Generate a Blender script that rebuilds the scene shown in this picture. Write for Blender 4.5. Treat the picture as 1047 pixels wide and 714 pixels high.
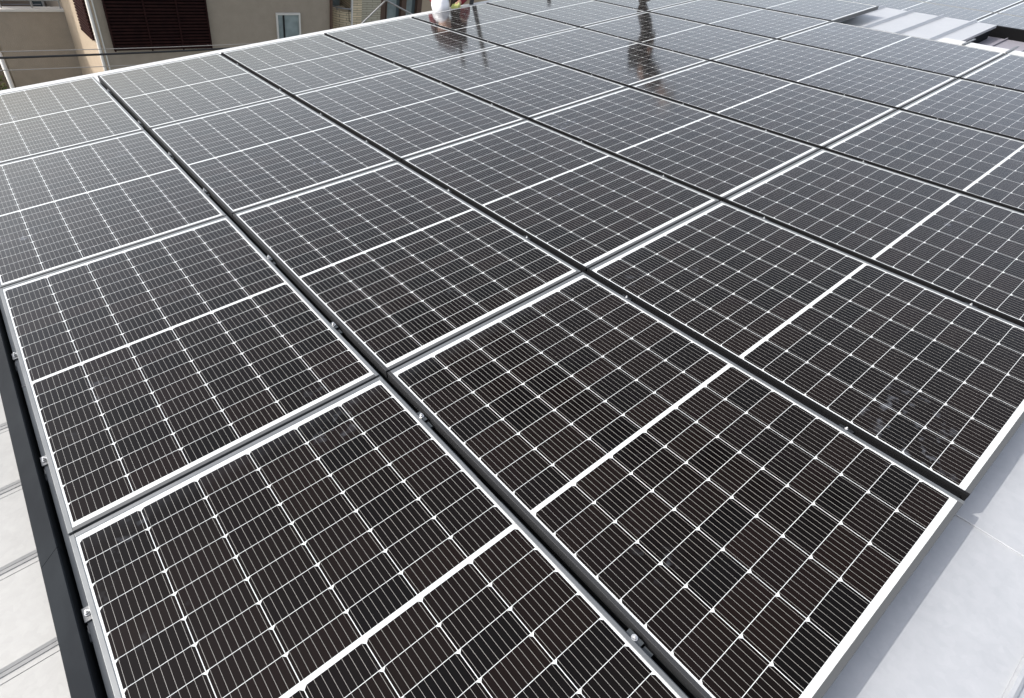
import bpy, bmesh, math, random
from mathutils import Vector, Matrix
random.seed(7)
D = bpy.data
sc = bpy.context.scene
for o in list(D.objects): D.objects.remove(o)
COL = sc.collection
R = math.radians

# ---------------------------------------------------------------- frames of reference
# roof frame: x = across the panel rows, y = down the slope towards the far eave, z = out of the glass
MR = Matrix(((0.993, 0.021, -0.118), (0.0, 0.985, 0.172), (0.120, -0.171, 0.978)))
MR = MR.to_quaternion().to_matrix()
ROOF = Matrix.Translation((0, 0, 7.0)) @ MR.to_4x4()          # glass plane sits 7 m above the street
UPR = MR.transposed() @ Vector((0, 0, 1))                     # plumb direction seen in the roof frame

# ---------------------------------------------------------------- camera, sky, sun, exposure
camd = D.cameras.new('camera'); cam = D.objects.new('camera', camd); COL.objects.link(cam)
right = Vector((0.778, -0.628, -0.012)); down = Vector((-0.427, -0.514, -0.744)); fwd = Vector((0.461, 0.584, -0.668))
cm = Matrix((right, -down, -fwd)).transposed().to_quaternion().to_matrix()
cam.matrix_world = ROOF @ Matrix.Translation((0.436, -1.588, 1.637)) @ cm.to_4x4()
camd.sensor_width = 36; camd.sensor_fit = 'HORIZONTAL'
camd.lens = 587.85 / 1047 * 36
camd.shift_x = 0.0203; camd.shift_y = 0.0029
camd.clip_start = 0.02; camd.clip_end = 2000
sc.camera = cam

sun_dir = (MR @ Vector((-0.85, 0.54, 1.0))).normalized()
w = D.worlds.new('World'); sc.world = w; w.use_nodes = True
wn = w.node_tree.nodes; wl = w.node_tree.links; wn.clear()
wo = wn.new('ShaderNodeOutputWorld'); wb = wn.new('ShaderNodeBackground'); ws = wn.new('ShaderNodeTexSky')
ws.sky_type = 'NISHITA'; ws.sun_disc = False
ws.sun_elevation = math.asin(sun_dir.z); ws.sun_rotation = math.atan2(sun_dir.x, sun_dir.y)
ws.air_density = 1.0; ws.dust_density = 3.0; ws.ozone_density = 1.0; ws.altitude = 20
hs = wn.new('ShaderNodeHueSaturation'); hs.inputs['Saturation'].default_value = 0.40
wt = wn.new('ShaderNodeMix'); wt.data_type = 'RGBA'; wt.blend_type = 'MULTIPLY'; wt.inputs[0].default_value = 1.0; wt.inputs[7].default_value = (1.0, 1.0, 1.02, 1)
wl.new(ws.outputs[0], hs.inputs['Color']); wl.new(hs.outputs[0], wt.inputs[6]); wl.new(wt.outputs[2], wb.inputs[0]); wl.new(wb.outputs[0], wo.inputs[0]); wb.inputs[1].default_value = 0.15
sl = D.lights.new('sun', 'SUN'); so = D.objects.new('sun', sl); COL.objects.link(so)
sl.energy = 2.0; sl.angle = R(0.55); sl.color = (1.0, 0.96, 0.90)
so.rotation_euler = sun_dir.to_track_quat('Z', 'Y').to_euler(); so.location = (-10, 10, 30)
sc.view_settings.view_transform = 'Standard'; sc.view_settings.look = 'None'
sc.view_settings.exposure = 0.95; sc.view_settings.gamma = 1.0
sc.view_settings.use_curve_mapping = False

# ---------------------------------------------------------------- materials
def mat(name, color, rough=0.5, metal=0.0, noise=None, bump=None, spec=0.5):
    """noise=(scale, second colour, detail); bump=(scale, strength)"""
    m = D.materials.new(name); m.use_nodes = True
    nt = m.node_tree; b = nt.nodes['Principled BSDF']
    b.inputs['Base Color'].default_value = (*color, 1); b.inputs['Roughness'].default_value = rough
    b.inputs['Metallic'].default_value = metal; b.inputs['Specular IOR Level'].default_value = spec
    tc = nt.nodes.new('ShaderNodeTexCoord')
    if noise:
        n = nt.nodes.new('ShaderNodeTexNoise'); n.inputs['Scale'].default_value = noise[0]; n.inputs['Detail'].default_value = noise[2]
        n.inputs['Roughness'].default_value = 0.65
        mx = nt.nodes.new('ShaderNodeMix'); mx.data_type = 'RGBA'
        r = nt.nodes.new('ShaderNodeMapRange'); r.inputs[1].default_value = 0.38; r.inputs[2].default_value = 0.62
        nt.links.new(tc.outputs['Object'], n.inputs['Vector']); nt.links.new(n.outputs[0], r.inputs[0])
        nt.links.new(r.outputs[0], mx.inputs[0])
        mx.inputs[6].default_value = (*color, 1); mx.inputs[7].default_value = (*noise[1], 1)
        nt.links.new(mx.outputs[2], b.inputs['Base Color'])
    if bump:
        n = nt.nodes.new('ShaderNodeTexNoise'); n.inputs['Scale'].default_value = bump[0]; n.inputs['Detail'].default_value = 4
        bp = nt.nodes.new('ShaderNodeBump'); bp.inputs['Strength'].default_value = bump[1]; bp.inputs['Distance'].default_value = 0.01
        nt.links.new(tc.outputs['Object'], n.inputs['Vector']); nt.links.new(n.outputs[0], bp.inputs['Height'])
        nt.links.new(bp.outputs[0], b.inputs['Normal'])
    return m

def cell_material():
    m = D.materials.new('solar_cells_under_glass'); m.use_nodes = True
    nt = m.node_tree; N = nt.nodes; L = nt.links; b = N['Principled BSDF']
    tc = N.new('ShaderNodeTexCoord'); sp = N.new('ShaderNodeSeparateXYZ'); L.new(tc.outputs['Object'], sp.inputs[0])
    def M(op, a, c=None, d=None):
        n = N.new('ShaderNodeMath'); n.operation = op
        for i, v in enumerate((a, c, d)):
            if v is None: continue
            if isinstance(v, (int, float)): n.inputs[i].default_value = v
            else: L.new(v, n.inputs[i])
        return n.outputs[0]
    X, Y = sp.outputs[0], sp.outputs[1]
    px, py = 0.1830, 0.0913
    hw, hh = (px - 0.0023) / 2, (py - 0.0018) / 2
    fx = M('FRACT', M('ADD', M('DIVIDE', X, px), 3.0))
    dx = M('MULTIPLY', M('ABSOLUTE', M('SUBTRACT', fx, 0.5)), px)
    yy = M('SUBTRACT', Y, M('MULTIPLY', M('SIGN', Y), 0.0075))
    fy = M('FRACT', M('ADD', M('DIVIDE', yy, py), 20.0))
    sy = M('MULTIPLY', M('SUBTRACT', fy, 0.5), py)
    dy = M('ABSOLUTE', sy)
    c1 = M('LESS_THAN', dx, hw)
    c2 = M('LESS_THAN', dy, hh)
    c3 = M('LESS_THAN', M('ADD', dx, sy), hw + hh - 0.0088)
    c4 = M('LESS_THAN', M('ABSOLUTE', X), 3 * px)
    c5 = M('LESS_THAN', M('ABSOLUTE', Y), 0.0075 + 9 * py)
    c6 = M('GREATER_THAN', M('ABSOLUTE', Y), 0.0075)
    cell = c1
    for c in (c2, c3, c4, c5, c6): cell = M('MULTIPLY', cell, c)
    # nine bus bars along each cell
    bf = M('FRACT', M('MULTIPLY', fx, 9.0))
    bus = M('LESS_THAN', M('ABSOLUTE', M('SUBTRACT', bf, 0.5)), 0.024)
    # small solder pads along a bus bar
    # per-cell tone
    ci = N.new('ShaderNodeCombineXYZ'); L.new(M('FLOOR', M('DIVIDE', X, px)), ci.inputs[0]); L.new(M('FLOOR', M('DIVIDE', yy, py)), ci.inputs[1])
    oi = N.new('ShaderNodeObjectInfo'); L.new(M('MULTIPLY', oi.outputs['Random'], 31.0), ci.inputs[2])
    wn_ = N.new('ShaderNodeTexWhiteNoise'); wn_.noise_dimensions = '3D'; L.new(ci.outputs[0], wn_.inputs['Vector'])
    tone = N.new('ShaderNodeMix'); tone.data_type = 'RGBA'; L.new(wn_.outputs[0], tone.inputs[0])
    tone.inputs[6].default_value = (0.0022, 0.0016, 0.0013, 1); tone.inputs[7].default_value = (0.0062, 0.0034, 0.0025, 1)
    mb = N.new('ShaderNodeMix'); mb.data_type = 'RGBA'; L.new(bus, mb.inputs[0]); L.new(tone.outputs[2], mb.inputs[6])
    mb.inputs[7].default_value = (0.27, 0.265, 0.25, 1)
    mc = N.new('ShaderNodeMix'); mc.data_type = 'RGBA'; L.new(cell, mc.inputs[0])
    mc.inputs[6].default_value = (0.54, 0.56, 0.56, 1); L.new(mb.outputs[2], mc.inputs[7])
    gv = M('MULTIPLY', M('GREATER_THAN', M('ABSOLUTE', Y), 0.8385), M('LESS_THAN', M('ABSOLUTE', Y), 0.8415))
    mg = N.new('ShaderNodeMix'); mg.data_type = 'RGBA'; L.new(gv, mg.inputs[0]); L.new(mc.outputs[2], mg.inputs[6]); mg.inputs[7].default_value = (0.50, 0.53, 0.53, 1)
    # thin dust film and a few wiped smears on the glass
    geo = N.new('ShaderNodeNewGeometry')
    n1 = N.new('ShaderNodeTexNoise'); n1.inputs['Scale'].default_value = 1.7; n1.inputs['Detail'].default_value = 5; L.new(geo.outputs['Position'], n1.inputs['Vector'])
    n2 = N.new('ShaderNodeTexNoise'); n2.inputs['Scale'].default_value = 22; n2.inputs['Detail'].default_value = 3; L.new(geo.outputs['Position'], n2.inputs['Vector'])
    s1 = N.new('ShaderNodeMapRange'); L.new(n1.outputs[0], s1.inputs[0]); s1.inputs[1].default_value = 0.60; s1.inputs[2].default_value = 0.72
    s2 = N.new('ShaderNodeMapRange'); L.new(n2.outputs[0], s2.inputs[0]); s2.inputs[1].default_value = 0.56; s2.inputs[2].default_value = 0.70
    sm = M('MULTIPLY', M('MULTIPLY', s1.outputs[0], s2.outputs[0]), 0.22)
    edge = N.new('ShaderNodeMapRange'); L.new(Y, edge.inputs[0]); edge.inputs[1].default_value = 0.77; edge.inputs[2].default_value = 0.849
    edge.inputs[4].default_value = 0.05
    film = M('ADD', M('ADD', sm, M('MULTIPLY', edge.outputs[0], n2.outputs[0])), M('MULTIPLY', n1.outputs[0], 0.004))
    md = N.new('ShaderNodeMix'); md.data_type = 'RGBA'; L.new(film, md.inputs[0]); L.new(mg.outputs[2], md.inputs[6])
    md.inputs[7].default_value = (0.36, 0.39, 0.45, 1)
    # anti-reflective glass: very low reflectance face on, rising steeply towards grazing angles
    out = [n for n in N if n.type == 'OUTPUT_MATERIAL'][0]
    N.remove(b)
    df = N.new('ShaderNodeBsdfDiffuse'); gl = N.new('ShaderNodeBsdfGlossy'); ms = N.new('ShaderNodeMixShader'); lw = N.new('ShaderNodeLayerWeight')
    L.new(md.outputs[2], df.inputs['Color']); gl.inputs['Color'].default_value = (1, 1, 1, 1)
    L.new(M('ADD', 0.011, M('MULTIPLY', 0.985, M('POWER', lw.outputs['Facing'], 4.75))), ms.inputs[0])
    L.new(df.outputs[0], ms.inputs[1]); L.new(gl.outputs[0], ms.inputs[2]); L.new(ms.outputs[0], out.inputs['Surface'])
    ro = M('ADD', 0.085, M('MULTIPLY', n1.outputs[0], 0.04)); L.new(ro, gl.inputs['Roughness'])
    return m

def roof_material(name, c1, c2, rough=0.42, metal=0.35):
    m = D.materials.new(name); m.use_nodes = True
    nt = m.node_tree; N = nt.nodes; L = nt.links; b = N['Principled BSDF']
    tc = N.new('ShaderNodeTexCoord')
    n1 = N.new('ShaderNodeTexNoise'); n1.inputs['Scale'].default_value = 11; n1.inputs['Detail'].default_value = 8; n1.inputs['Roughness'].default_value = .7
    n1.inputs['Distortion'].default_value = .6
    v = N.new('ShaderNodeTexVoronoi'); v.inputs['Scale'].default_value = 48
    n2 = N.new('ShaderNodeTexNoise'); n2.inputs['Scale'].default_value = 2.2; n2.inputs['Detail'].default_value = 3
    for n in (n1, v, n2): L.new(tc.outputs['Object'], n.inputs['Vector'])
    a = N.new('ShaderNodeMath'); a.operation = 'MULTIPLY_ADD'; L.new(v.outputs['Color'], a.inputs[0]); a.inputs[1].default_value = .22; L.new(n1.outputs[0], a.inputs[2])
    a2 = N.new('ShaderNodeMath'); a2.operation = 'MULTIPLY_ADD'; L.new(n2.outputs[0], a2.inputs[0]); a2.inputs[1].default_value = .45; L.new(a.outputs[0], a2.inputs[2])
    r = N.new('ShaderNodeMapRange'); r.inputs[1].default_value = 0.55; r.inputs[2].default_value = 1.1; L.new(a2.outputs[0], r.inputs[0])
    mx = N.new('ShaderNodeMix'); mx.data_type = 'RGBA'; L.new(r.outputs[0], mx.inputs[0]); mx.inputs[6].default_value = (*c1, 1); mx.inputs[7].default_value = (*c2, 1)
    L.new(mx.outputs[2], b.inputs['Base Color'])
    rr = N.new('ShaderNodeMapRange'); L.new(n1.outputs[0], rr.inputs[0]); rr.inputs[3].default_value = rough - .08; rr.inputs[4].default_value = rough + .1
    L.new(rr.outputs[0], b.inputs['Roughness']); b.inputs['Metallic'].default_value = metal
    bp = N.new('ShaderNodeBump'); bp.inputs['Strength'].default_value = .12; bp.inputs['Distance'].default_value = .004
    L.new(n1.outputs[0], bp.inputs['Height']); L.new(bp.outputs[0], b.inputs['Normal'])
    return m

def stone_material():
    m = D.materials.new('split_stone_tiles'); m.use_nodes = True
    nt = m.node_tree; N = nt.nodes; L = nt.links; b = N['Principled BSDF']
    tc = N.new('ShaderNodeTexCoord'); mp = N.new('ShaderNodeMapping'); mp.inputs['Rotation'].default_value = (R(90), 0, 0)
    L.new(tc.outputs['Object'], mp.inputs[0])
    br = N.new('ShaderNodeTexBrick'); L.new(mp.outputs[0], br.inputs['Vector']); br.inputs['Scale'].default_value = 1.0
    br.inputs['Brick Width'].default_value = .30; br.inputs['Row Height'].default_value = .055; br.inputs['Mortar Size'].default_value = .005
    br.inputs['Mortar'].default_value = (.16, .14, .11, 1)
    oi = N.new('ShaderNodeObjectInfo')
    h = N.new('ShaderNodeMix'); h.data_type = 'RGBA'; h.inputs[0].default_value = .35; L.new(oi.outputs['Color'], h.inputs[6]); h.inputs[7].default_value = (.35, .30, .22, 1)
    L.new(oi.outputs['Color'], br.inputs['Color1']); L.new(h.outputs[2], br.inputs['Color2'])
    L.new(br.outputs[0], b.inputs['Base Color']); b.inputs['Roughness'].default_value = .85
    return m

MT = dict(
    cell=cell_material(),
    alu=mat('silver_frame', (.19, .198, .202), .42, .55, (6, (.16, .168, .172), 3)),
    alu_gapshade=mat('gap_shaded_frame_side', (.005, .005, .0055), .8, 0, spec=.15),  # silver frame with the gap's shade put into its colour
    alu_endshade=mat('shaded_frame_end', (.085, .088, .09), .5, .3),  # silver frame's unlit near end, shade put into the colour
    alu_halfshade=mat('half_shaded_frame_side', (.024, .025, .027), .6, .15),  # weaker painted gap shade, for the second row's frame side
    back=mat('white_backsheet', (.7, .7, .7), .6),
    rail=mat('dark_anodised_rail', (.010, .011, .012), .5, .3),
    boltm=mat('bright_bolt', (.75, .75, .74), .3, .8),
    railshade=mat('grey_rail_top', (.17, .18, .185), .45, .3, (3, (.13, .14, .145), 4)),
    railblack=mat('black_anodised_rail', (.004, .004, .0045), .9, 0, spec=.1),
    railside=mat('grey_rail_face', (.085, .095, .10), .42, .5, (3, (.06, .068, .072), 4)),
    cover=mat('charcoal_cover', (.0105, .0125, .0155), .75, 0, (2.5, (.0155, .0185, .022), 5), spec=.08),
    steel=mat('zinc_steel', (.34, .34, .33), .38, .85),
    roof=roof_material('pale_metal_roof', (.255, .255, .248), (.315, .315, .307), .55, .1),
    strip=roof_material('pale_metal_flashing', (.415, .428, .445), (.485, .495, .51)),
    lower=roof_material('grey_metal_roof', (.22, .21, .235), (.28, .27, .30), .5, .1),
    white=mat('white_trim', (.50, .51, .51), .45),
    seal=mat('black_underside', (.012, .012, .013), .8),
    taupe=mat('taupe_render', (.33, .278, .222), .9, 0, (5, (.300, .254, .202), 6), (60, .4)),
    beige=mat('beige_render', (.40, .32, .235), .9, 0, (5, (.375, .30, .22), 6), (60, .4)),
    louver=mat('dark_brown_slats', (.014, .0035, .0035), .75, 0, (8, (.024, .007, .006), 3), spec=.15),
    brown=mat('brown_window_frame', (.085, .050, .036), .5),
    glass=mat('window_glass', (.11, .14, .15), .08),
    curtain=mat('pale_curtain', (.27, .32, .32), .6, 0, (3, (.19, .23, .23), 2)),
    pipe=mat('white_downpipe', (.62, .60, .56), .5),
    dark=mat('dark_recess', (.008, .006, .006), .9, spec=.1),
    cable=mat('black_cable', (.015, .015, .016), .6),
    cablel=mat('grey_cable', (.30, .28, .26), .6),
    galv=mat('galvanised_tube', (.32, .32, .32), .45, .5),
    tubed=mat('dark_scaffold_tube', (.030, .032, .034), .5, .3),
    stone=stone_material(),
    ground=mat('street_ground', (.16, .155, .15), .95, 0, (.6, (.10, .12, .07), 6)),
    leaf=mat('bush_leaves', (.06, .095, .025), .7, 0, (4, (.12, .13, .03), 3)),
    bark=mat('bark', (.10, .07, .05), .9),
    skin=mat('skin', (.46, .27, .19), .55),
    red=mat('red_work_jacket', (.20, .010, .018), .85, 0, (14, (.10, .008, .02), 4)),
    red_shade=mat('shaded_red_jacket', (.012, .008, .010), .9, 0, (7, (.030, .007, .010), 3)),  # red jacket's shaded front, its darkness painted as colour
    navy=mat('dark_trousers', (.030, .022, .022), .9, 0, (9, (.045, .03, .026), 4)),
    black=mat('black_workwear', (.014, .015, .018), .9, 0, (9, (.024, .024, .028), 4)),
    glove=mat('yellow_green_glove', (.55, .58, .20), .8),
    helmet=mat('white_helmet', (.80, .80, .82), .25),
    rubber=mat('black_boot', (.012, .012, .012), .7),
    deck=mat('deck_board', (.35, .24, .17), .7, 0, (5, (.28, .24, .16), 4)),
)

# ---------------------------------------------------------------- mesh helpers
def box(bm, x0, x1, y0, y1, z0, z1):
    v = [bm.verts.new(p) for p in ((x0,y0,z0),(x1,y0,z0),(x1,y1,z0),(x0,y1,z0),(x0,y0,z1),(x1,y0,z1),(x1,y1,z1),(x0,y1,z1))]
    for f in ((0,3,2,1),(4,5,6,7),(0,1,5,4),(1,2,6,5),(2,3,7,6),(3,0,4,7)): bm.faces.new([v[i] for i in f])
def tube(bm, p, q, r, n=8, r2=None):
    p, q = Vector(p), Vector(q); d = (q - p).normalized(); r2 = r if r2 is None else r2
    a = d.orthogonal().normalized(); b = d.cross(a)
    A = [bm.verts.new(p + (a*math.cos(t)+b*math.sin(t))*r) for t in [i*2*math.pi/n for i in range(n)]]
    B = [bm.verts.new(q + (a*math.cos(t)+b*math.sin(t))*r2) for t in [i*2*math.pi/n for i in range(n)]]
    for i in range(n): bm.faces.new((A[i], A[(i+1)%n], B[(i+1)%n], B[i]))
    bm.faces.new(A[::-1]); bm.faces.new(B)
def poly(bm, pts, z0, z1):
    A = [bm.verts.new((x, y, z0)) for x, y in pts]; B = [bm.verts.new((x, y, z1)) for x, y in pts]; n = len(pts)
    for i in range(n): bm.faces.new((A[i], A[(i+1)%n], B[(i+1)%n], B[i]))
    bm.faces.new(A[::-1]); bm.faces.new(B)
def extrude_profile(bm, prof, x0, x1):
    """prof: closed list of (y, z); extruded along x"""
    A = [bm.verts.new((x0, y, z)) for y, z in prof]; B = [bm.verts.new((x1, y, z)) for y, z in prof]; n = len(prof)
    for i in range(n): bm.faces.new((A[i], B[i], B[(i+1)%n], A[(i+1)%n]))
    bm.faces.new(A); bm.faces.new(B[::-1])
def link(name, bm, m, parent=None, bevel=0, smooth=False):
    bmesh.ops.recalc_face_normals(bm, faces=bm.faces)
    me = D.meshes.new(name); bm.to_mesh(me); bm.free()
    me.materials.append(MT[m] if isinstance(m, str) else m)
    if smooth:
        for p in me.polygons: p.use_smooth = True
    o = D.objects.new(name, me); COL.objects.link(o)
    if parent: o.parent = parent
    if bevel:
        bv = o.modifiers.new('bevel', 'BEVEL'); bv.width = bevel; bv.segments = 2; bv.limit_method = 'ANGLE'
    return o
def new(): return bmesh.new()
def empty(name, matrix): 
    o = D.objects.new(name, None); COL.objects.link(o); o.matrix_world = matrix; o.empty_display_size = .1; return o
def tag(o, label, cat, group=None, kind=None):
    if label: o['label'] = label
    if cat: o['category'] = cat
    if group: o['group'] = group
    if kind: o['kind'] = kind
    return o
def struct(o): o['kind'] = 'structure'; return o
def at(x, y, z, base=ROOF): return base @ Matrix.Translation((x, y, z))

# ---------------------------------------------------------------- ground and sky side
bm = new(); box(bm, -400, 400, -400, 400, -.2, 0); struct(link('ground', bm, 'ground'))

# ---------------------------------------------------------------- the roof (built in the roof frame)
ZR = -0.13                                     # top of the metal sheet below the glass plane
RIB0, PITCH = 0.878, 0.3635                    # course joints at y = RIB0 - k*PITCH
def course_profile(y_lo, y_hi, zt, rib=1.0):
    """top line of a lapped metal roof between two y values (y grows towards the eave)"""
    pts = [(y_lo, zt)]
    k = math.ceil((RIB0 - y_hi) / PITCH)
    ys = []
    y = RIB0 - PITCH * 40
    while y < y_hi - .05:
        if y > y_lo + .06: ys.append(y)
        y += PITCH
    for y in ys:      # y grows away from camera: camera-side slope first, then a drop
        pts += [(y-.043, zt), (y-.0415, zt-.003), (y-.040, zt), (y-.022, zt), (y-.021, zt+.003*rib), (y-.012, zt+.007*rib), (y-.0112, zt+.004*rib), (y-.0104, zt+.008*rib), (y-.002, zt+.013*rib), (y+.006, zt+.013*rib), (y+.007, zt+.003), (y+.011, zt)]
    pts.append((y_hi, zt))
    return pts
def roof_sheet(name, x0, x1, y_lo, y_hi, zt, m, bottom=-.05, rib=1.0):
    pr = course_profile(y_lo, y_hi, zt, rib)
    prof = pr + [(y_hi, zt+bottom), (y_lo, zt+bottom)]
    bm = new(); extrude_profile(bm, prof, x0, x1)
    o = link(name, bm, m); o.matrix_world = ROOF; return struct(o)
YN = -1.66; YE = 5.26
roof_sheet('roof', -3.2, 8.30, YN, YE, ZR, 'roof')
roof_sheet('roof_upper_edge', 8.301, 10.02, .645, YE, ZR, 'strip', -.03, 2.3)
# lower roof seen through the opening, with thin seams
bm = new(); box(bm, 8.301, 17, -4.5, 6, -.34, -.28)
y = -4.3
while y < 6:
    box(bm, 8.301, 17, y, y+.012, -.28, -.262); y += .30
o = link('lower_roof', bm, 'lower'); o.matrix_world = ROOF; struct(o)
bm = new(); box(bm, 8.301, 10.0, .67, .70, -.279, -.161)
o = link('roof_upstand', bm, 'cover'); o.matrix_world = ROOF; struct(o)
bm = new(); box(bm, 8.207, 8.38, -3.2, .66, -.030, -.008); o = link('edge_flashing', bm, 'white', bevel=.004); o.matrix_world = ROOF; struct(o)
# near strip of flat flashing beyond the last panels, folded lip at x = 2.37, ridge roll at y = -2.04
bm = new()
box(bm, -3.2, 2.366, -2.035, -1.62, ZR-.004, ZR+.004)
o = link('ridge_flashing', bm, 'strip', bevel=.0015); o.matrix_world = ROOF; struct(o)
bm = new(); box(bm, 2.356, 8.29, -2.035, -1.622, ZR+.0045, ZR+.0095)
o = link('ridge_flashing', bm, 'strip', bevel=.0015); o.matrix_world = ROOF; struct(o)
bm = new()
prof = [(-2.030, ZR-.01), (-2.030, ZR+.012), (-2.036, ZR+.019), (-2.046, ZR+.019), (-2.055, ZR+.010), (-2.060, ZR-.004), (-2.32, ZR-.05), (-2.32, ZR-.07), (-2.04, ZR-.02)]
extrude_profile(bm, prof[::-1], -3.2, 8.29); o = link('ridge_cap', bm, 'strip'); o.matrix_world = ROOF; struct(o)
bm = new(); box(bm, -3.2, 8.3, -6.5, -2.321, ZR-.09, ZR-.06); o = link('roof_other_slope', bm, 'roof'); o.matrix_world = ROOF; struct(o)
bm = new(); box(bm, -3.2, 10.02, 5.261, 5.70, -.11, -.085); box(bm, -3.2, 10.02, 5.7001, 5.715, -.24, -.085)
o = link('eave_flashing', bm, 'white', bevel=.003); o.matrix_world = ROOF; struct(o)
bm = new(); box(bm, -3.1, 8.28, -6.3, 5.2, -.32, -.20); o = link('roof_deck', bm, 'seal'); o.matrix_world = ROOF; struct(o)

# ---------------------------------------------------------------- solar panels
W, LN = 1.110, 1.698
LIP = 0.0145
PU, PV = 1.1715, 1.7421
def make_panel():
    root = empty('solar_panel', ROOF)
    bm = new(); ho, hl = W/2, LN/2
    zt, zb = .0018, -.036
    ly = LIP + .0022
    box(bm, ho, ho+LIP, -hl-ly, hl+ly, zb, zt)
    box(bm, -ho+.0002, ho-.0002, hl, hl+ly, zb, zt)
    link('frame', bm, 'alu', root, .0012)
    bm = new(); box(bm, -ho+.0002, ho-.0002, -hl-ly, -hl, zb, zt); link('frame_end', bm, 'alu_endshade', root, .0012)
    bm = new(); box(bm, -ho-LIP, -ho, -hl-ly, hl+ly, zb, zt); link('frame_side', bm, 'alu', root, .0012)
    bm = new(); box(bm, -ho, ho, -hl, hl, -.006, 0); link('cell_glass', bm, 'cell', root)
    return root
proto = make_panel()
used = False
SIDE = {}  # frame side copies carrying painted gap shade, by row
for k_, m_ in ((1, 'alu_halfshade'), (2, 'alu_gapshade')):
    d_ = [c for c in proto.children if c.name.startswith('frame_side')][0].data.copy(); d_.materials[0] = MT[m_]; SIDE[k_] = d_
def place_panel(x, y, z, label, group, row=0):
    global used
    if not used: r = proto; used = True
    else:
        r = proto.copy(); COL.objects.link(r)
        for ch in list(proto.children):
            c = ch.copy(); COL.objects.link(c); c.parent = r
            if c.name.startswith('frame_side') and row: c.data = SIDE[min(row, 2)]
    r.matrix_world = at(x, y, z)
    global LAST; LAST = r
    tag(r, label, 'solar panel', group)
ORD = ['first', 'second', 'third', 'fourth', 'fifth', 'sixth', 'seventh', 'eighth']
SHOW = {0: (0,1,2,3), 1: (0,1,2,3), 2: (0,1,2,3), 3: (0,1,2,3), 4: (0,1,2,3), 5: (0,1,2,3), 6: (0,1,2,3), 7: (0,1)}
for i in range(8):
    for j in SHOW[i]:
        x = i*PU + W/2; y = -((j-3)*PV + LN/2)
        if (i, j) == (7, 0): lab = 'solar panel at the far end of the short eighth row, beside the upright worker'
        elif (i, j) == (7, 1): lab = 'solar panel ending the short eighth row next to the bare pale roof'
        else:
            pos = {0: 'nearest the far eave', 1: 'second from far eave', 2: 'third from far eave', 3: 'last before near flashing'}[j]
            lab = 'solar panel in %s row from charcoal side cover, %s' % (ORD[i], pos)
        place_panel(x, y, random.uniform(-.0008, .0008), lab, 'solar panels in long rows over the pale metal roof', i)
for i in range(3):
    for j in range(3):
        yc = .95 - 1.742 + 1.742*j + LN/2 + .02
        xa = 10.22 if i == 0 else 10.965 + (i-1)*PU; wd_ = .72 if i == 0 else PU - .03
        lab = 'solar panel beyond the bare roof, %s row, %s' % (ORD[i], ('nearest the dark opening', 'middle one', 'farthest one')[j])
        place_panel(xa + wd_/2, yc, -.17, lab, 'solar panels of the separate set beyond the bare roof')
        LAST.scale = (wd_/(W + 2*LIP), 1, 1)
bm = new(); box(bm, 10.17, 13.3, -.90, 4.4, -.235, -.209); box(bm, 10.15, 10.205, -.9, 4.4, -.279, -.165)
tag(link('support_frame', bm, 'railblack'), 'black support frame under the separate set of panels beyond the opening', 'panel support').matrix_world = ROOF

for yy_, lb in ((.035, 'nearer small rail end poking over the white edge flashing'), (.42, 'farther small rail end poking over the white edge flashing')):
    bm = new(); box(bm, -.02, .30, -.012, .012, 0, .004); box(bm, -.02, .30, -.003, .003, -.012, 0); o = link('rail_end', bm, 'alu', bevel=.001)
    o.matrix_world = at(8.21, yy_, -.001); tag(o, lb, 'rail end', 'rail ends over the edge flashing')

# ---------------------------------------------------------------- mounting rails with clamps in the gaps between rows
CL = [-1.317, -.263, .452, 1.187, 2.20, 2.93, 3.72, 4.73]
def clamp(parent, x, y, z, plate_w=.026, plate_l=.052, side=0):
    bm = new(); box(bm, x-plate_w/2, x+plate_w/2, y-plate_l/2, y+plate_l/2, z-.004, z)
    box(bm, x-plate_w/2, x+plate_w/2, y-plate_l/2-.034, y-plate_l/2-.004, z-.022, z-.010)
    c = link('clamp', bm, ('railside' if plate_w > .02 else 'rail') if side == 0 else 'steel', parent, .0008)
    bm = new(); tube(bm, (x, y, z), (x, y, z+.0025), .0095, 16); tube(bm, (x, y, z+.0025), (x, y, z+.010), .0065, 6)
    tube(bm, (x, y, z+.010), (x, y, z+.016), .0035, 10)
    if side == 0 and x < 0 and plate_w < .022: bm.transform(Matrix.Translation((x, y, z)) @ Matrix.Scale(.62, 4) @ Matrix.Translation((-x, -y, -z)))
    link('bolt', bm, 'boltm', c)
gx0 = W + LIP
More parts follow.
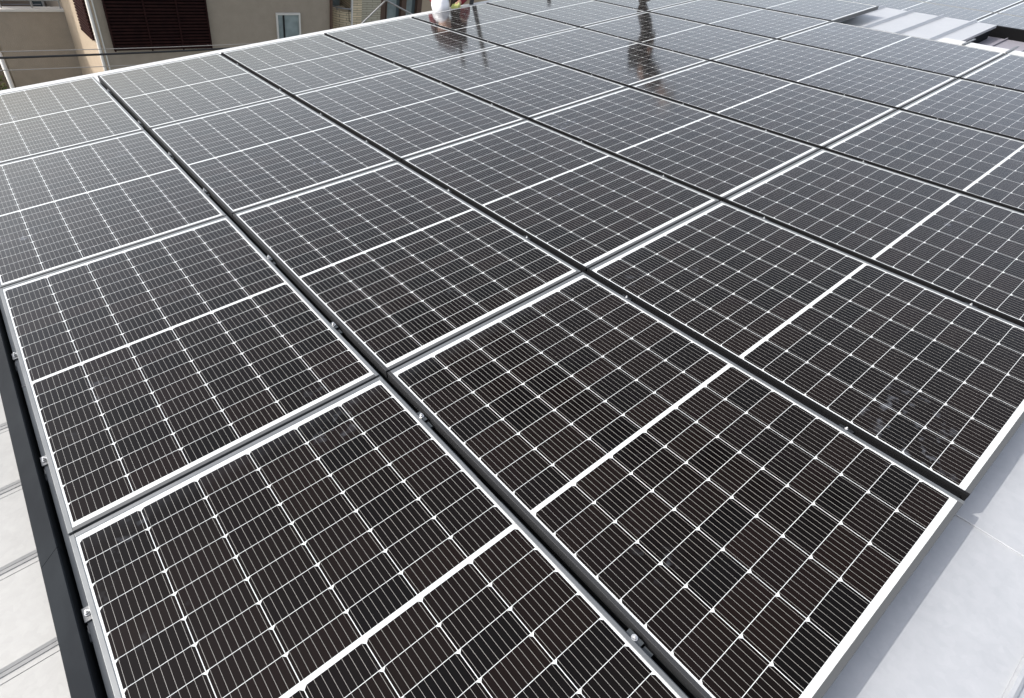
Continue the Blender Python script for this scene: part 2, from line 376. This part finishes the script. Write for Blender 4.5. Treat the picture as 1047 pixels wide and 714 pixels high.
for i in range(7):
    gx = i*PU + gx0; gw = PU - W - 2*LIP; xc = gx + gw/2
    ylo = -1.698
    root = empty('mounting_rail', at(xc, 0, -.03))
    if i < 7: lab = 'dark mounting rail with small bolts in the gap between the %s and %s panel rows' % (ORD[i], ORD[i+1])
    else: lab = 'dark mounting rail along the outer side of the short eighth panel row'
    tag(root, lab, 'mounting rail', 'mounting rails between the panel rows')
    # local coordinates relative to root
    h = gw/2
    bm = new()
    top = .006
    if i:
        bm.free(); bm = new(); box(bm, -h+.0015, h-.0015, ylo, 5.24, -.06, .019); box(bm, -h+.006, -h+.010, ylo, 5.24, .0191, .0225)
    else:
        box(bm, -h+.001, -h+.006, ylo, 5.24, -.06, top)
        box(bm, -h+.006, -h+.013, ylo, 5.24, -.06, -.004)
        box(bm, h-.003, h-.001, ylo, 5.24, -.06, -.004)
        box(bm, -h+.013, h-.003, ylo, 5.24, -.06, -.035)
    link('channel', bm, 'rail' if i == 0 else 'railblack', root)
    bm = new()      # a thin lighter bead along the lower module edge, in lengths
    y = ylo
    while y < 5.2 and i == 0:
        y2 = min(y + 1.05, 5.2)
        box(bm, -h+.0012, -h+.0065, y+.03, y2-.10, .0085, .020); y = y2
    if i == 0: link('edge_bead', bm, 'railside', root)
    else: bm.free()
    for y in CL:
        if y > ylo + .05: clamp(root, -h+.012, y + random.uniform(-.004, .004), .019 if i == 0 else .0265, .022 if i == 0 else .018)
# left side: grey inner rail face with clamps, then charcoal cover
root = empty('side_rail', at(-.032, 0, -.03)); tag(root, 'grey side rail with steel clamps between the charcoal cover and the first panel row', 'mounting rail')
bm = new()
for a, b in ((-1.75, -.60), (-.597, .95), (.953, 2.5), (2.503, 5.24)): box(bm, -.008, .0168, a, b, -.095, -.010)
for a in CL: box(bm, -.024, .006, a-.075, a-.03, -.05, -.030)
link('rail_face', bm, 'railshade', root, .001)
for a in (-.5985, .9515, 2.5015):
    bm = new(); box(bm, -.008, .0165, a-.0013, a+.0013, -.09, -.0085); link('splice', bm, 'steel', root)
for y in CL: clamp(root, .002, y, -.004, .028, .05, 1)
for (ya, yb, lab) in ((-2.1, -.001, 'nearer length of the charcoal side cover along the left edge of the array'), (.001, 5.30, 'farther length of the charcoal side cover along the left edge of the array')):
    bm = new()
    A = [(-.050, -.004), (-.053, -.001), (-.118, -.052), (-.121, -.056), (-.121, -.112), (-.117, -.112), (-.117, -.057), (-.054, -.006), (-.054, -.10), (-.050, -.10)]
    v0 = [bm.verts.new((x, ya, z)) for x, z in A]; v1 = [bm.verts.new((x, yb, z)) for x, z in A]
    for k in range(len(A)): bm.faces.new((v0[k], v0[(k+1) % len(A)], v1[(k+1) % len(A)], v1[k]))
    bm.faces.new(v0); bm.faces.new(v1[::-1])
    o = link('side_cover', bm, 'cover'); o.matrix_world = ROOF; tag(o, lab, 'edge cover', 'charcoal side cover lengths')
    if True:
        pass
# roof bracket feet under the array, visible in the gaps
# ---------------------------------------------------------------- people
def skin_mesh(name, nodes, edges, m, parent, sub=2, root=0):
    me = D.meshes.new(name); me.from_pydata([n[0] for n in nodes], edges, []); me.materials.append(MT[m])
    o = D.objects.new(name, me); COL.objects.link(o); o.parent = parent
    s = o.modifiers.new('skin', 'SKIN'); s.use_smooth_shade = True
    if not me.skin_vertices: me.skin_vertices.new(name='')
    for i, n in enumerate(nodes):
        r = n[1]; me.skin_vertices[0].data[i].radius = r if isinstance(r, tuple) else (r, r)
        me.skin_vertices[0].data[i].use_root = (i == root)
    ss = o.modifiers.new('sub', 'SUBSURF'); ss.levels = sub; ss.render_levels = sub
    return o
def person(root, J, jacket, trousers, gloves, helmet_axis, torso_mat=None):
    """J: joints in the root's local frame"""
    def V(k): return Vector(J[k])
    chest_l, chest_r = V('sh_l'), V('sh_r')
    n = []; e = []; idx = {}
    def add(k, p, r, par=None):
        idx[k] = len(n); n.append((tuple(p), r))
        if par: e.append((idx[par], idx[k]))
    add('pelvis', V('pelvis'), .13); add('waist', V('pelvis').lerp(V('chest'), .45), .125, 'pelvis'); add('chest', V('chest'), .145, 'waist')
    add('neck', V('neck'), .055, 'chest'); add('skull0', V('neck').lerp(V('head'), .55), .072, 'neck'); add('head', V('head'), .092, 'skull0')
    add('top', V('head') + (V('head') - V('neck')).normalized()*.07, .075, 'head')
    for s in 'lr':
        add('sh_'+s, V('sh_'+s), .065, 'chest'); add('el_'+s, V('el_'+s), .045, 'sh_'+s); add('wr_'+s, V('wr_'+s), .028, 'el_'+s)
        hd = (V('wr_'+s) - V('el_'+s)).normalized(); add('ha_'+s, V('wr_'+s) + hd*.08, (.042, .02), 'wr_'+s)
        add('hip_'+s, V('hip_'+s), .09, 'pelvis'); add('kn_'+s, V('kn_'+s), .058, 'hip_'+s); add('an_'+s, V('an_'+s), .038, 'kn_'+s)
    skin_mesh('body', n, e, 'skin', root)
    g = .018
    n2 = [(tuple(V('pelvis')), .155), (tuple(V('pelvis').lerp(V('chest'), .45)), .155), (tuple(V('chest')), .175), (tuple(V('chest').lerp(V('neck'), .7)), .09)]
    e2 = [(0, 1), (1, 2), (2, 3)]
    for s in 'lr':
        b = len(n2); n2 += [(tuple(V('sh_'+s)), .085), (tuple(V('sh_'+s).lerp(V('el_'+s), .45)), .072)]
        e2 += [(2, b), (b, b+1)]
        skin_mesh('sleeve', [(tuple(V('sh_'+s).lerp(V('el_'+s), .3)), .080), (tuple(V('el_'+s)), .066), (tuple(V('el_'+s).lerp(V('wr_'+s), .93)), .048)], [(0, 1), (1, 2)], jacket, root)
    skin_mesh('jacket', n2, e2, torso_mat or jacket, root)
    n3 = [(tuple(V('pelvis')), .150)]; e3 = []
    for s in 'lr':
        b = len(n3); n3 += [(tuple(V('hip_'+s)), .11), (tuple(V('kn_'+s)), .080), (tuple(V('an_'+s)), .062)]
        e3 += [(0, b), (b, b+1), (b+1, b+2)]
    skin_mesh('trousers', n3, e3, trousers, root)
    for s in 'lr':
        an = V('an_'+s); f = V('foot_dir') if 'foot_dir' in J else Vector((0, 1, 0))
        skin_mesh('boot', [(tuple(an + Vector((0, 0, -.02))), .055), (tuple(an + Vector((0, 0, -.055)) + f*.03), (.05, .045)), (tuple(an + Vector((0, 0, -.062)) + f*.16), (.045, .032))], [(0, 1), (1, 2)], 'rubber', root)
        wr = V('wr_'+s); hd = (wr - V('el_'+s)).normalized(); sd = hd.orthogonal().normalized(); sd2 = hd.cross(sd)
        gn = [(tuple(wr), .034), (tuple(wr + hd*.05), (.046, .024)), (tuple(wr + hd*.09), (.046, .020))]; ge = [(0, 1), (1, 2)]
        for q, (o_, l_) in enumerate(((-.033, .058), (-.011, .072), (.011, .068), (.033, .052))):
            b = len(gn); base = wr + hd*.09 + sd*o_
            gn += [(tuple(base), .0125), (tuple(base + hd*l_*.55 - sd2*.006), .0115), (tuple(base + hd*l_ - sd2*.022), .010)]
            ge += [(2, b), (b, b+1), (b+1, b+2)]
        b = len(gn); gn += [(tuple(wr + hd*.035 + sd*.05), .014), (tuple(wr + hd*.075 + sd*.072 - sd2*.01), .011)]; ge += [(1, b), (b, b+1)]
        skin_mesh('glove', gn, ge, gloves, root, 1)
    # helmet
    hc = V('head') + Vector(helmet_axis).normalized()*.015
    q = Vector(helmet_axis).to_track_quat('Z', 'Y').to_matrix().to_4x4()
    bm = new(); bmesh.ops.create_uvsphere(bm, u_segments=28, v_segments=16, radius=.108)
    bmesh.ops.delete(bm, geom=[v for v in bm.verts if v.co.z < -.012], context='VERTS')
    for v in bm.verts:
        v.co.y *= 1.14; v.co.z *= 1.08
        if abs(v.co.x) < .02 and v.co.z > .03: v.co *= 1.035
    rim = [ed for ed in bm.edges if ed.is_boundary]
    r_ = bmesh.ops.extrude_edge_only(bm, edges=rim)
    for v in [x for x in r_['geom'] if isinstance(x, bmesh.types.BMVert)]:
        v.co.x *= 1.07; v.co.y *= 1.07 + (.12 if v.co.y > 0 else 0); v.co.z -= .006
    bm.transform(Matrix.Translation(hc) @ q)
    h = link('helmet', bm, 'helmet', root, smooth=True); so_ = h.modifiers.new('s', 'SOLIDIFY'); so_.thickness = .004
    # simple face
    fd = (V('face')).normalized(); sdv = fd.cross(Vector(helmet_axis)).normalized()
    up_ = Vector(helmet_axis).normalized()
    bm = new(); tube(bm, V('head') - up_*.012 + fd*.085, V('head') - up_*.035 + fd*.112, .008, 8, .014); link('nose', bm, 'skin', root, smooth=True)
    for s in (-1, 1):
        bm = new(); bmesh.ops.create_uvsphere(bm, u_segments=10, v_segments=8, radius=.011); bm.transform(Matrix.Translation(V('head') + fd*.083 + sdv*.032*s)); link('eye', bm, 'rubber', root)

# worker bending over the far eave: joints given in the roof frame around (5.2, 5.4, 0)
bx, by = 5.17, 5.40
base = Vector((5.5, 6.0, -.52))
rw = empty('person', at(*base))
rm = MR.transposed().to_4x4()       # root upright: plumb frame, joints converted below
JA = dict(pelvis=(5.80, 5.98, .62), chest=(5.55, 5.74, .40), neck=(5.34, 5.54, .13), head=(5.225, 5.41, .03), face=(-.1, -.25, -.9),
          sh_l=(5.40, 5.80, .32), sh_r=(5.68, 5.58, .30), el_l=(5.30, 5.72, .08), el_r=(5.72, 5.52, .06), wr_l=(5.26, 5.52, .02), wr_r=(5.52, 5.42, .01),
          hip_l=(5.72, 6.05, .53), hip_r=(5.89, 5.92, .53), kn_l=(5.64, 6.02, .04), kn_r=(5.84, 5.88, .04), an_l=(5.68, 6.2, -.36), an_r=(5.88, 6.08, -.36), foot_dir=(-.3, -.9, 0))
JA = {k: (tuple(Vector(v) - base) if k not in ('face', 'foot_dir') else v) for k, v in JA.items()}
person(rw, JA, 'red', 'navy', 'glove', (-.42, -.80, .30), 'red_shade')
tag(rw, 'person in white helmet and red jacket bending over the far roof edge', 'person')

# worker standing stooped on the panels, mostly above the picture, seen as a dark reflection
rb = empty('person', Matrix.Translation((ROOF @ Vector((7.76, 4.22, .003)))) @ Matrix.Rotation(R(-145), 4, 'Z'))
JB = dict(pelvis=(0, -.08, .80), chest=(0, .10, 1.14), neck=(0, .20, 1.30), head=(0, .29, 1.40), face=(0, .9, -.4),
          sh_l=(-.18, .10, 1.17), sh_r=(.18, .10, 1.17), el_l=(-.22, .0, .90), el_r=(.22, .0, .90), wr_l=(-.19, .08, .66), wr_r=(.19, .08, .66),
          hip_l=(-.10, -.08, .76), hip_r=(.10, -.08, .76), kn_l=(-.13, .05, .44), kn_r=(.13, .05, .44), an_l=(-.13, -.03, .10), an_r=(.13, -.03, .10))
person(rb, JB, 'black', 'black', 'black', (0, .25, .95))
tag(rb, 'person in black workwear stooping on the panels at the top of the photo', 'person')

# ---------------------------------------------------------------- scaffold beyond the far eave
sroot = empty('scaffold', at(5.6, 6.2, -.55))
tag(sroot, 'dark tube scaffold with deck board and crossed braces beyond the far eave', 'scaffold')
def loc(x, y, z): return Vector((x-5.6, y-6.2, z+.55))
for (x, y, hgt) in ((5.86, 5.75, .92), (5.72, 6.12, .95), (7.6, 6.15, .4)):
    p = loc(x, y, -.55); bm = new(); tube(bm, p - UPR*5.6, p + UPR*(hgt+.55), .030, 12); link('post', bm, 'tubed', sroot, smooth=True)
bm = new(); box(bm, -.6, 2.2, -.25, .35, .06, .10); link('deck', bm, 'deck', sroot)
def pr(u, v, w_): return loc(u, v, w_)
for (a, b) in (((4.75, 6.9, -.42), (5.75, 6.9, .12)), ((4.75, 6.9, .18), (5.95, 6.9, -.50))):
    bm = new(); tube(bm, pr(*a), pr(*b), .011, 8); link('brace', bm, 'galv', sroot)

# ---------------------------------------------------------------- houses beyond the eave (plumb frame, yaw -4 deg)
BF = Matrix.Rotation(R(-3.97), 4, 'Z')
house = empty('house', BF @ Matrix.Translation((4.3, 15, 0)))
tag(house, 'taupe rendered house with dark slatted screens, balcony and small window', 'house')
def hb(name, boxes, m, parent=house, off=(4.3, 15, 0), bevel=0):
    bm = new()
    for b in boxes: box(bm, b[0]-off[0], b[1]-off[0], b[2]-off[1], b[3]-off[1], b[4]-off[2], b[5]-off[2])
    return link(name, bm, m, parent, bevel)
ZT = 6.35
# wing: five-sided plan because its left side is slightly splayed
wing = new(); poly(wing, [(1.847-4.3, 13-15), (6.745-4.3, 13-15), (6.745-4.3, 22-15), (.4-4.3, 22-15), (.4-4.3, 16.3-15), (1.32-4.3, 16.3-15)], 0, ZT)
wing_wall = link('wall', wing, 'taupe', house)
sw = new(); poly(sw, [(1.8395-4.3, 13.003-15), (1.8465-4.3, 12.996-15), (1.529-4.3, 14.995-15), (1.521-4.3, 14.995-15)], 0, ZT-.02)
link('side_wall', sw, 'beige', house)
bm = new(); poly(bm, [(-2.7, -2.2), (2.7, -2.2), (2.7, 7.2), (-4.2, 7.2), (-4.2, .9), (-3.0, .9)], ZT, ZT+.12); link('roof', bm, 'dark', house)
# main slatted screen
def slats(x0, x1, y, z0, z1, parent, rot=None):
    fr = hb('screen', [(x0, x1, y-.03, y-.005, z0, z1)], 'dark', parent)
    bm = new(); z = z0 + .02
    while z < z1:
        box(bm, x0-4.3, x1-4.3, y-.075-15, y-.031-15, z, z+.034); z += .062
    for x in (x0, x0+(x1-x0)*.36, x0+(x1-x0)*.68, x1-.03): box(bm, x-4.3, x+.03-4.3, y-.090-15, y-.076-15, z0, z1)
    link('slats', bm, 'louver', fr); return fr
slats(2.035, 3.93, 13, 3.53, 5.35, house)
# slatted screen on the side wall
sr = Matrix.Translation((1.847-4.3, 13-15, 0)) @ Matrix.Rotation(R(9.1), 4, 'Z')
bm = new(); box(bm, -.012, -.008, .34, .95, 3.59, 5.35); bm.transform(sr); s2 = link('screen', bm, 'dark', house)
bm = new(); z = 3.60
while z < 5.3:
    box(bm, -.055, -.013, .34, .95, z, z+.030); z += .058
bm.transform(sr); link('slats', bm, 'louver', s2)
# downpipe on the corner
bm = new(); tube(bm, (1.80-4.3, 13.05-15, 0), (1.80-4.3, 13.05-15, ZT), .035, 12); link('downpipe', bm, 'pipe', house, smooth=True)
bm = new(); box(bm, 1.86-4.3, 1.885-4.3, 12.985-15, 12.999-15, 0, ZT-.05); link('corner_trim', bm, 'pipe', house)
# small window
wf = hb('window', [(5.40, 5.435, 12.95, 12.999, 3.05, 4.235), (5.925, 5.96, 12.95, 12.999, 3.05, 4.235), (5.435, 5.925, 12.95, 12.999, 4.20, 4.235), (5.435, 5.925, 12.95, 12.999, 3.05, 3.085)], 'pipe')
hb('pane', [(5.436, 5.924, 12.975, 12.998, 3.086, 4.199)], 'curtain', wf)
hb('mullion', [(5.55, 5.585, 12.955, 12.974, 3.086, 4.199)], 'rail', wf)
hb('roof_pipe', [(6.70, 6.745, 12.94, 12.999, 0, ZT)], 'brown')
# balcony on the left
bal = hb('balcony', [(.20, 1.53, 15.0, 15.12, 0, 3.59)], 'taupe')
hb('coping', [(.17, 1.527, 14.97, 15.15, 3.591, 3.635)], 'pipe', bal)
bm = new(); tube(bm, (.17-4.3, 15.06-15, 3.79), (1.5-4.3, 15.06-15, 3.79), .020, 8)
for x in (.45, .98, 1.48): tube(bm, (x-4.3, 15.06-15, 3.635), (x-4.3, 15.06-15, 3.79), .014, 8)
link('handrail', bm, 'galv', bal)
hb('balcony_floor', [(.25, 1.3, 15.16, 16.28, 2.5, 2.62)], 'taupe', bal)
hb('recess_wall', [(-1.4, .399, 16.3, 16.4, 0, ZT)], 'taupe')
dr = hb('balcony_door', [(1.02, 1.06, 16.24, 16.29, 2.63, 4.7), (1.24, 1.28, 16.24, 16.29, 2.63, 4.7)], 'pipe')
hb('pane', [(1.061, 1.239, 16.27, 16.285, 2.63, 4.7)], 'glass', dr)
bm = new(); tube(bm, (.52-4.3, 16.0-15, 3.45), (.95-4.3, 16.0-15, 4.4), .018, 8); tube(bm, (.50-4.3, 16.0-15, 3.4), (1.2-4.3, 16.0-15, 3.4), .012, 8); link('drying_pole', bm, 'galv', house)
hb('side_pier', [(-.30, .199, 15.4, 16.29, 0, 3.9)], 'beige')

pole = new(); tube(pole, (0, 0, 0), (0, 0, 2.93), .045, 12); po = link('street_pole', pole, 'pipe', smooth=True)
po.matrix_world = BF @ Matrix.Translation((.13, 14.6, 0)); tag(po, 'pale slim pole standing at the left corner below the balcony', 'pole')

# cables in front of the house
def cable(p, q, sag, r, m, label):
    bm = new(); n = 14; pts = []
    for i in range(n+1):
        t = i/n; c = Vector(p).lerp(Vector(q), t); c.z -= sag*4*t*(1-t); pts.append(c)
    for a, b in zip(pts, pts[1:]): tube(bm, a - pts[0], b - pts[0], r, 6)
    o = link('cable', bm, m); o.matrix_world = BF @ Matrix.Translation(pts[0]); tag(o, label, 'cable', 'overhead cables in front of the taupe house')
cable((-6, 10, 4.75), (9, 10.4, 4.75), .22, .017, 'cable', 'thick black overhead cable crossing in front of the taupe house')
cable((-6, 10, 4.87), (9, 10.4, 4.75), .20, .006, 'cablel', 'thin pale overhead cable just above the thick black one')
cable((-6, 10, 4.58), (9, 10.3, 4.50), .18, .006, 'cablel', 'thin pale overhead cable lowest in front of the taupe balcony wall')

# stone clad house to the right
sh = empty('house', BF @ Matrix.Translation((9, 15, 0)))
tag(sh, 'stone tiled house with brown framed windows behind the roof edge', 'house')
def sb(name, boxes, m, parent=sh, col=None):
    o = hb(name, boxes, m, parent, (9, 15, 0))
    if col: o.color = (*col, 1)
    return o
sb('wall', [(7.47, 8.0, 14.2, 20, 0, 5.9), (8.001, 12.6, 14.35, 20, 0, 5.9)], 'beige')
sb('stone_pier', [(7.53, 7.78, 13.5, 14.19, 0, 5.9)], 'stone', col=(.72, .60, .42))
sb('stone_wall', [(7.781, 8.34, 13.56, 14.19, 0, 5.9)], 'stone', col=(.46, .43, .34))
sb('stone_wall', [(9.56, 12.6, 13.56, 14.34, 0, 5.9)], 'beige')
wd = sb('window', [(8.341, 8.48, 13.56, 13.68, 1.6, 5.2), (8.52, 8.55, 13.6, 13.66, 1.6, 5.2), (8.95, 9.09, 13.56, 13.68, 1.6, 5.2), (9.42, 9.559, 13.56, 13.68, 1.6, 5.2), (8.341, 9.559, 13.56, 13.68, 1.45, 1.6), (8.341, 9.559, 13.56, 13.68, 5.2, 5.4)], 'brown')
sb('pane', [(8.341, 9.559, 13.70, 13.71, 1.45, 5.4)], 'glass', wd)
sb('curtain', [(8.60, 8.86, 13.69, 13.698, 1.6, 5.2), (9.12, 9.33, 13.69, 13.698, 1.6, 5.2)], 'curtain', wd)
sb('spandrel', [(8.341, 9.559, 13.58, 14.34, 0, 1.449), (8.341, 9.559, 13.58, 14.34, 5.401, 5.9)], 'beige')
sb('roof', [(7.3, 12.8, 13.2, 20.2, 5.9, 6.05)], 'dark')
bs = new()
arc = [(7.02 + .44*(1-math.cos(t)), 13.9 - .45*math.sin(t)) for t in [i*math.pi/2/8 for i in range(9)]]
poly(bs, [(x-9, y-15) for x, y in arc] + [(7.46-9, 13.9-15)], 0, 4.10); bb = link('balcony', bs, 'stone', sh); bb.color = (.72, .60, .42, 1)
bs = new()
for a, b in zip(arc, arc[1:]):
    tube(bs, (a[0]-9, a[1]-15, 4.17), (b[0]-9, b[1]-15, 4.17), .018, 8)
for a in arc[::4]: tube(bs, (a[0]-9, a[1]-15, 4.1), (a[0]-9, a[1]-15, 4.17), .012, 8)
link('handrail', bs, 'galv', bb)
bs = new(); tube(bs, (7.495-9, 13.48-15, 0), (7.495-9, 13.48-15, 5.9), .03, 10); link('downpipe', bs, 'pipe', sh, smooth=True)
bs = new(); tube(bs, (7.40-9, 13.44-15, 4.15), (7.41-9, 13.43-15, 3.9), .008, 6); tube(bs, (7.41-9, 13.43-15, 3.9), (7.46-9, 13.43-15, 3.88), .008, 6); link('hose', bs, 'rail', sh)
bs = new(); box(bs, 7.10-9, 7.46-9, 14.1-15, 14.19-15, 4.0, 5.6); link('balcony_window', bs, 'curtain', sh)
bs = new(); box(bs, 7.07-9, 7.0995-9, 14.1-15, 14.19-15, 0, 5.6); link('dark_post', bs, 'brown', sh)

# bush at the foot of the pole
bush = empty('bush', BF @ Matrix.Translation((-.5, 15.0, 0))); tag(bush, 'sunlit yellow green bush left of the slim pole', 'bush')
bm = new()
for k in range(2600):
    a = random.random()*2*math.pi; rr = random.random()**.5; z = 1.0 + random.random()*1.55
    rad = .55*(1-.35*abs(z-1.8)) + .10*math.sin(5*a+z*4)
    p = Vector((math.cos(a)*rr*rad, math.sin(a)*rr*rad, z)); s = .03 + random.random()*.03
    n = Vector((random.gauss(0,1), random.gauss(0,1), random.gauss(.6,1))).normalized(); t = n.orthogonal().normalized(); b2 = n.cross(t)
    bm.faces.new([bm.verts.new(p+t*s), bm.verts.new(p+b2*s*.5), bm.verts.new(p-t*s), bm.verts.new(p-b2*s*.5)])
me = D.meshes.new('crown'); bm.to_mesh(me); bm.free(); me.materials.append(MT['leaf']); o = D.objects.new('crown', me); COL.objects.link(o); o.parent = bush
bm = new()
for k in range(6):
    a = k*1.05; tube(bm, (0, 0, 0), (math.cos(a)*.3, math.sin(a)*.3, 1.7), .022, 6, .008)
link('trunk', bm, 'bark', bush)
